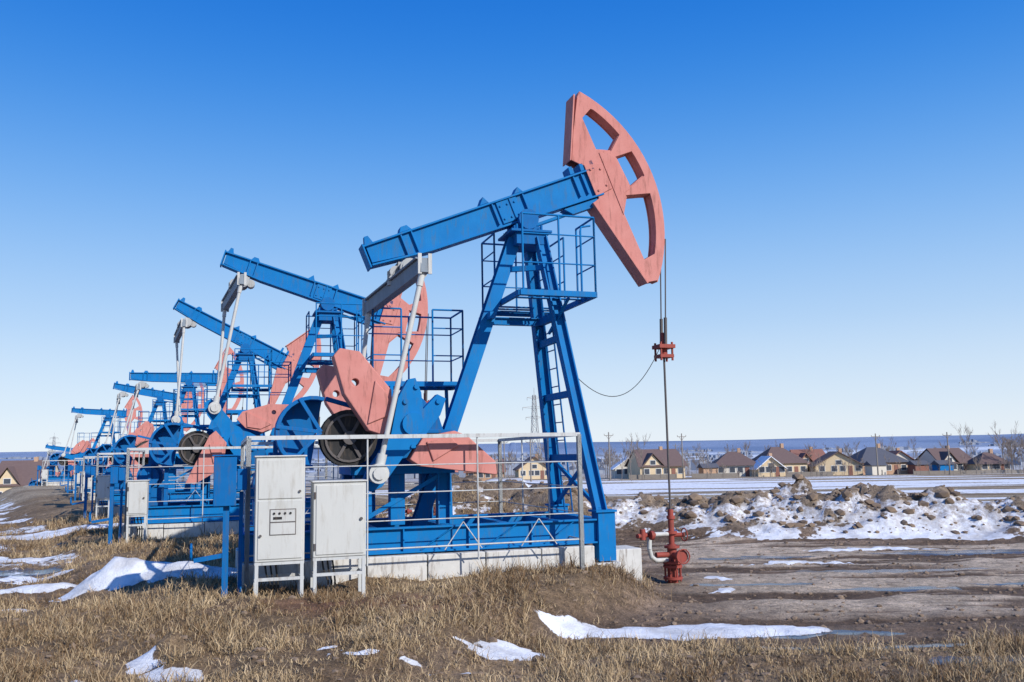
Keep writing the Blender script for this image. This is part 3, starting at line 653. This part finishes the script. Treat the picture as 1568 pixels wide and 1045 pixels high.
# ------------------------------------------------------------ houses
def house(x,y,wd,dp,hw,hr,rz,wm,rm,snowroof=False,gable='x'):
    z=TH(x,y)-.2
    e=empty("brick_house",(x,y,z),rz)
    g=G("walls",wm,e); g.box((-wd/2,-dp/2,0),(wd/2,dp/2,hw))
    if gable=='y': g.add([P(-wd/2,dp/2,hw),P(wd/2,dp/2,hw),P(0,dp/2,hw+hr*.98),P(-wd/2,dp/2-.3,hw),P(wd/2,dp/2-.3,hw),P(0,dp/2-.3,hw+hr*.98)],[(0,1,2),(5,4,3),(0,2,5,3),(1,4,5,2)])
    elif gable=='x':
        for sg in(-1,1): g.add([P(sg*wd/2,-dp/2,hw),P(sg*wd/2,dp/2,hw),P(sg*wd/2,0,hw+hr*.9),P(sg*(wd/2-.3),-dp/2,hw),P(sg*(wd/2-.3),dp/2,hw),P(sg*(wd/2-.3),0,hw+hr*.9)],[(0,1,2),(5,4,3),(0,2,5,3),(1,4,5,2)])
    g.done()
    g=G("roof",SNOWR if snowroof else rm,e)
    o=.5
    if gable=='x':
        for sg in(-1,1):
            a_=[P(-wd/2-o,sg*(dp/2+o),hw-.25),P(wd/2+o,sg*(dp/2+o),hw-.25),P(wd/2+o-.6,0,hw+hr),P(-wd/2-o+.6,0,hw+hr)]
            g.add(a_+[v+Vector((0,0,.18)) for v in a_],[(0,1,2,3),(4,7,6,5),(0,4,5,1),(1,5,6,2),(2,6,7,3),(3,7,4,0)])
        q=wd*.2; f_=dp/2+.6
        for sg in(-1,1):
            a_=[P(-wd*.22+sg*(q+.4),f_,hw-.1),P(-wd*.22,f_,hw+hr*.75),P(-wd*.22,0,hw+hr*.75),P(-wd*.22+sg*(q+.4),0,hw-.1)]
            g.add(a_+[v+Vector((0,0,.18)) for v in a_],[(0,1,2,3),(4,7,6,5),(0,4,5,1),(1,5,6,2),(2,6,7,3),(3,7,4,0)])
    elif gable=='hip':
        a_=[P(-wd/2-o,dp/2+o,hw-.15),P(wd/2+o,dp/2+o,hw-.15),P(wd/2+o,-dp/2-o,hw-.15),P(-wd/2-o,-dp/2-o,hw-.15),P(-wd*.12,0,hw+hr),P(wd*.12,0,hw+hr)]
        g.add(a_,[(0,1,5,4),(1,2,5),(2,3,4,5),(3,0,4),(3,2,1,0)])
    else:
        for sg in(-1,1):
            a_=[P(sg*(wd/2+o),-dp/2-o,hw-.25),P(sg*(wd/2+o),dp/2+o,hw-.25),P(0,dp/2+o,hw+hr),P(0,-dp/2-o,hw+hr)]
            g.add(a_+[v+Vector((0,0,.18)) for v in a_],[(0,1,2,3),(4,7,6,5),(0,4,5,1),(1,5,6,2),(2,6,7,3),(3,7,4,0)])
    g.done()
    if gable=='x':
        g=G("dormer_wall",wm,e); q=wd*.2; c=-wd*.22; f_=dp/2+.2
        g.add([P(c-q,f_,0),P(c+q,f_,0),P(c+q,f_,hw),P(c,f_,hw+hr*.7),P(c-q,f_,hw),P(c-q,0,0),P(c+q,0,0),P(c+q,0,hw),P(c,0,hw+hr*.7),P(c-q,0,hw)],[(0,1,2,3,4),(9,8,7,6,5),(0,5,6,1),(1,6,7,2),(2,7,8,3),(3,8,9,4),(4,9,5,0)]); g.done()
    g=G("windows",GLASS,e); g2=G("window_frames",TRIM,e)
    for k,s_ in enumerate((-.36,-.1,.08,.40)):
        f_=dp/2+(.2 if gable=='x' and s_<0 else 0); c=s_*wd
        g2.box((c-.6,f_,1.0),(c+.6,f_+.05,2.2)); g.box((c-.5,f_+.05,1.1),(c+.5,f_+.07,2.1))
    if gable!='hip':
        c=-wd*.22 if gable=='x' else 0; f_=dp/2+(.2 if gable=='x' else 0)
        g2.box((c-.6,f_,hw+.1),(c+.6,f_+.05,hw+1.1)); g.box((c-.5,f_+.05,hw+.2),(c+.5,f_+.07,hw+1.0))
    g.done(); g2.done()
    g=G("door",ROOFS[2],e); g.box((wd*.24-.4,dp/2,.1),(wd*.24+.4,dp/2+.06,2.1)); g.done()
    g=G("chimney",WALLS[1],e); g.box((wd*.1,-.4,hw+.5),(wd*.1+.6,.3,hw+hr+.7)); g.done()
for a_ in [(-82.5,152,8.5,9,3.2,3.8,.25,0,0,False,'x'),(-97,205,10,9,2.6,3,.1,0,1,False,'x'),
           (28,178,9,9,2.7,3.0,.15,0,0,False,'x'),(23.5,186,6,6,2.2,2.2,0,2,2,True,'y'),(44.5,182,8.5,8,2.6,2.6,-.1,2,0,False,'hip'),(49.5,176,5,6,1.8,2.2,0,0,2,True,'y'),
           (54.5,186,9,9,2.9,3.2,.1,0,0,False,'hip'),(65,182,9,8,2.2,2.6,-.15,0,0,False,'y'),(62,190,7,8,2.6,2.8,0,1,2,False,'x'),(74.5,186,10,9,2.8,3.0,.1,1,1,False,'hip'),(83,196,7,7,2.4,2.6,0,2,2,False,'y'),
           (91,190,8,8,2.5,2.8,.2,2,0,False,'x'),(97,184,6,6,2.2,2.2,0,0,0,False,'hip'),(4,200,7,8,2.4,2.6,.1,0,0,False,'y'),(-7,215,9,8,2.4,2.6,0,1,2,False,'x'),(135,200,10,9,3,3,.2,0,0,False,'x'),(-115,190,10,9,3,3,.2,2,0,False,'x')]:
    house(a_[0],a_[1],*a_[2:7],WALLS[a_[7]],ROOFS[a_[8]],a_[9],a_[10])
def gfence(x0,x1,y,mat,hh=1.3):
    e=empty("garden_fence"); g=G("panels",mat,e); n=int((x1-x0)/3)
    for i in range(n):
        a0=x0+i*3; za=TH(a0,y)-.2
        g.beam(Vector((a0,y,za)),Vector((a0,y,za+hh+.3)),.15,.15)
        if random.random()<.8: g.box((a0+.08,-y-.02,za+.15),(a0+2.95,-y+.02,za+hh))
    g.done()
gfence(22,62,172,WOODP,1.0); gfence(70,130,171,WOODP,.9); gfence(-110,-74,146,WOODP,.9)
def shed(x,y,c):
    e=empty("garden_shed",(x,y,TH(x,y)-.1),.2); g=G("walls",c,e); g.box((-1.5,-1.2,0),(1.5,1.2,2)); g.done()
    g=G("roof",ROOFS[1],e); g.add([P(-1.8,-1.5,1.95),P(1.8,-1.5,1.95),P(1.8,1.5,1.95),P(-1.8,1.5,1.95),P(-1.8,0,2.8),P(1.8,0,2.8)],[(0,1,5,4),(2,3,4,5),(0,4,3),(1,2,5),(0,3,2,1)]); g.done()
shed(84,176,BLUE); shed(70,174,WALLS[2]); shed(38,176,WALLS[1]); shed(81,180,ROOFS[2])

# ------------------------------------------------------------ distant bare trees (one mesh)
def bare_trees(name,items):
    g=G(name,TWIG)
    def br(p,d,L,r,lv):
        q=p+d*L; g.tube(p,q,r,3,r*.6,cap=False)
        if lv==0: return
        for k in range(5 if lv>1 else 6):
            u=random.uniform(.3,1); a_=random.uniform(0,6.28); s_=random.uniform(.3,.65)
            dd=(d+Vector((math.cos(a_)*s_,math.sin(a_)*s_,random.uniform(0,.3)))).normalized(); br(p.lerp(q,u),dd,L*random.uniform(.35,.6),max(r*.45,.02),lv-1)
    for x,y,h in items:
        br(Vector((x,y,TH(x,y)-.1)),Vector((random.uniform(-.05,.05),0,1)).normalized(),h*.8,h*.011,3 if h>3.6 else 2)
    g.done()
bare_trees("bare_trees",[(random.uniform(97,125),random.uniform(165,205),random.uniform(5,9)) for i in range(56)]+
  [(random.uniform(-8,100),random.uniform(186,230),random.uniform(3.5,6.5)) for i in range(90)]+[(random.uniform(-150,-60),random.uniform(160,230),random.uniform(4,8)) for i in range(26)]+
  [(random.uniform(28,110),random.uniform(158,176),random.uniform(1.5,3.5)) for i in range(70)]+[(x,random.uniform(150,170),random.uniform(5,7)) for x in(17.5,18.6,20,23,86,88)])
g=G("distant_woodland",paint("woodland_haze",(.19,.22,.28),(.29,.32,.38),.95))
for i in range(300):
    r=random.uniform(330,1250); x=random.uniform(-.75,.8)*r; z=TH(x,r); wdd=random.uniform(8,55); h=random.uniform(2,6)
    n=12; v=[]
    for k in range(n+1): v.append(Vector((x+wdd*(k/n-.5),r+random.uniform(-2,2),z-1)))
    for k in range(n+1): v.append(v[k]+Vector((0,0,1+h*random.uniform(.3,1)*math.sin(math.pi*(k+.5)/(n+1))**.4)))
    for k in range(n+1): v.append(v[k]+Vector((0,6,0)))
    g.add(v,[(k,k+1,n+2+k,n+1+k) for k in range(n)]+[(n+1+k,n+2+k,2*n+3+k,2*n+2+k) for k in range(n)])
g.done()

# ------------------------------------------------------------ poles and pylons
def pole(x,y,h,arm=1.6):
    z=TH(x,y)-.2; e=empty("utility_pole",(x,y,z),.1)
    g=G("pole",WOODP,e); g.tube(P(0,0,0),P(0,0,h),.15,8,.1); g.beam(P(-arm/2,0,h-.6),P(arm/2,0,h-.6),.1,.1); g.beam(P(-arm/3,0,h-.6),P(0,0,h-1.3),.06,.06); g.beam(P(arm/3,0,h-.6),P(0,0,h-1.3),.06,.06)
    for s_ in(-arm/2,0,arm/2): g.tube(P(s_,0,h-.55),P(s_,0,h-.3),.05,6)
    g.done()
for x,y,h in((17.0,160,8.8),(31,165,8.5),(68,168,8),(80,165,8),(101,170,8),(47,260,9),(3,165,8),(-2,180,8),(-52,150,9),(-38,150,8)): pole(x,y,h)
def pylon(x,y,h):
    z=TH(x,y); e=empty("power_pylon",(x,y,z),.3); g=G("lattice",GREY,e); b_=h*.06
    def W(u): return b_*(1-u)+.5*u
    lv=[0,.16,.3,.42,.53,.63,.72,.8,.88,.95]
    for i,(u,v_) in enumerate(zip(lv,lv[1:])):
        c0=[P(sx*W(u),sy*W(u),u*h) for sx,sy in((1,1),(-1,1),(-1,-1),(1,-1))]; c1=[P(sx*W(v_),sy*W(v_),v_*h) for sx,sy in((1,1),(-1,1),(-1,-1),(1,-1))]
        for k in range(4):
            g.beam(c0[k],c1[k],.22,.22); g.beam(c0[k],c1[(k+1)%4],.13,.13); g.beam(c0[(k+1)%4],c1[k],.13,.13); g.beam(c1[k],c1[(k+1)%4],.13,.13)
    g.beam(P(0,0,h*.95),P(0,0,h*1.04),.2,.2)
    for u,l in((.68,.11),(.80,.15),(.92,.09)):
        for sg in(-1,1): g.beam(P(0,0,u*h+.5),P(sg*l*h,0,u*h),.2,.2); g.beam(P(0,0,u*h-.6),P(sg*l*h,0,u*h),.2,.2); g.tube(P(sg*l*h,0,u*h),P(sg*l*h,0,u*h-1.3),.12,5)
    g.done()
pylon(9.5,400,37); pylon(-330,640,30)
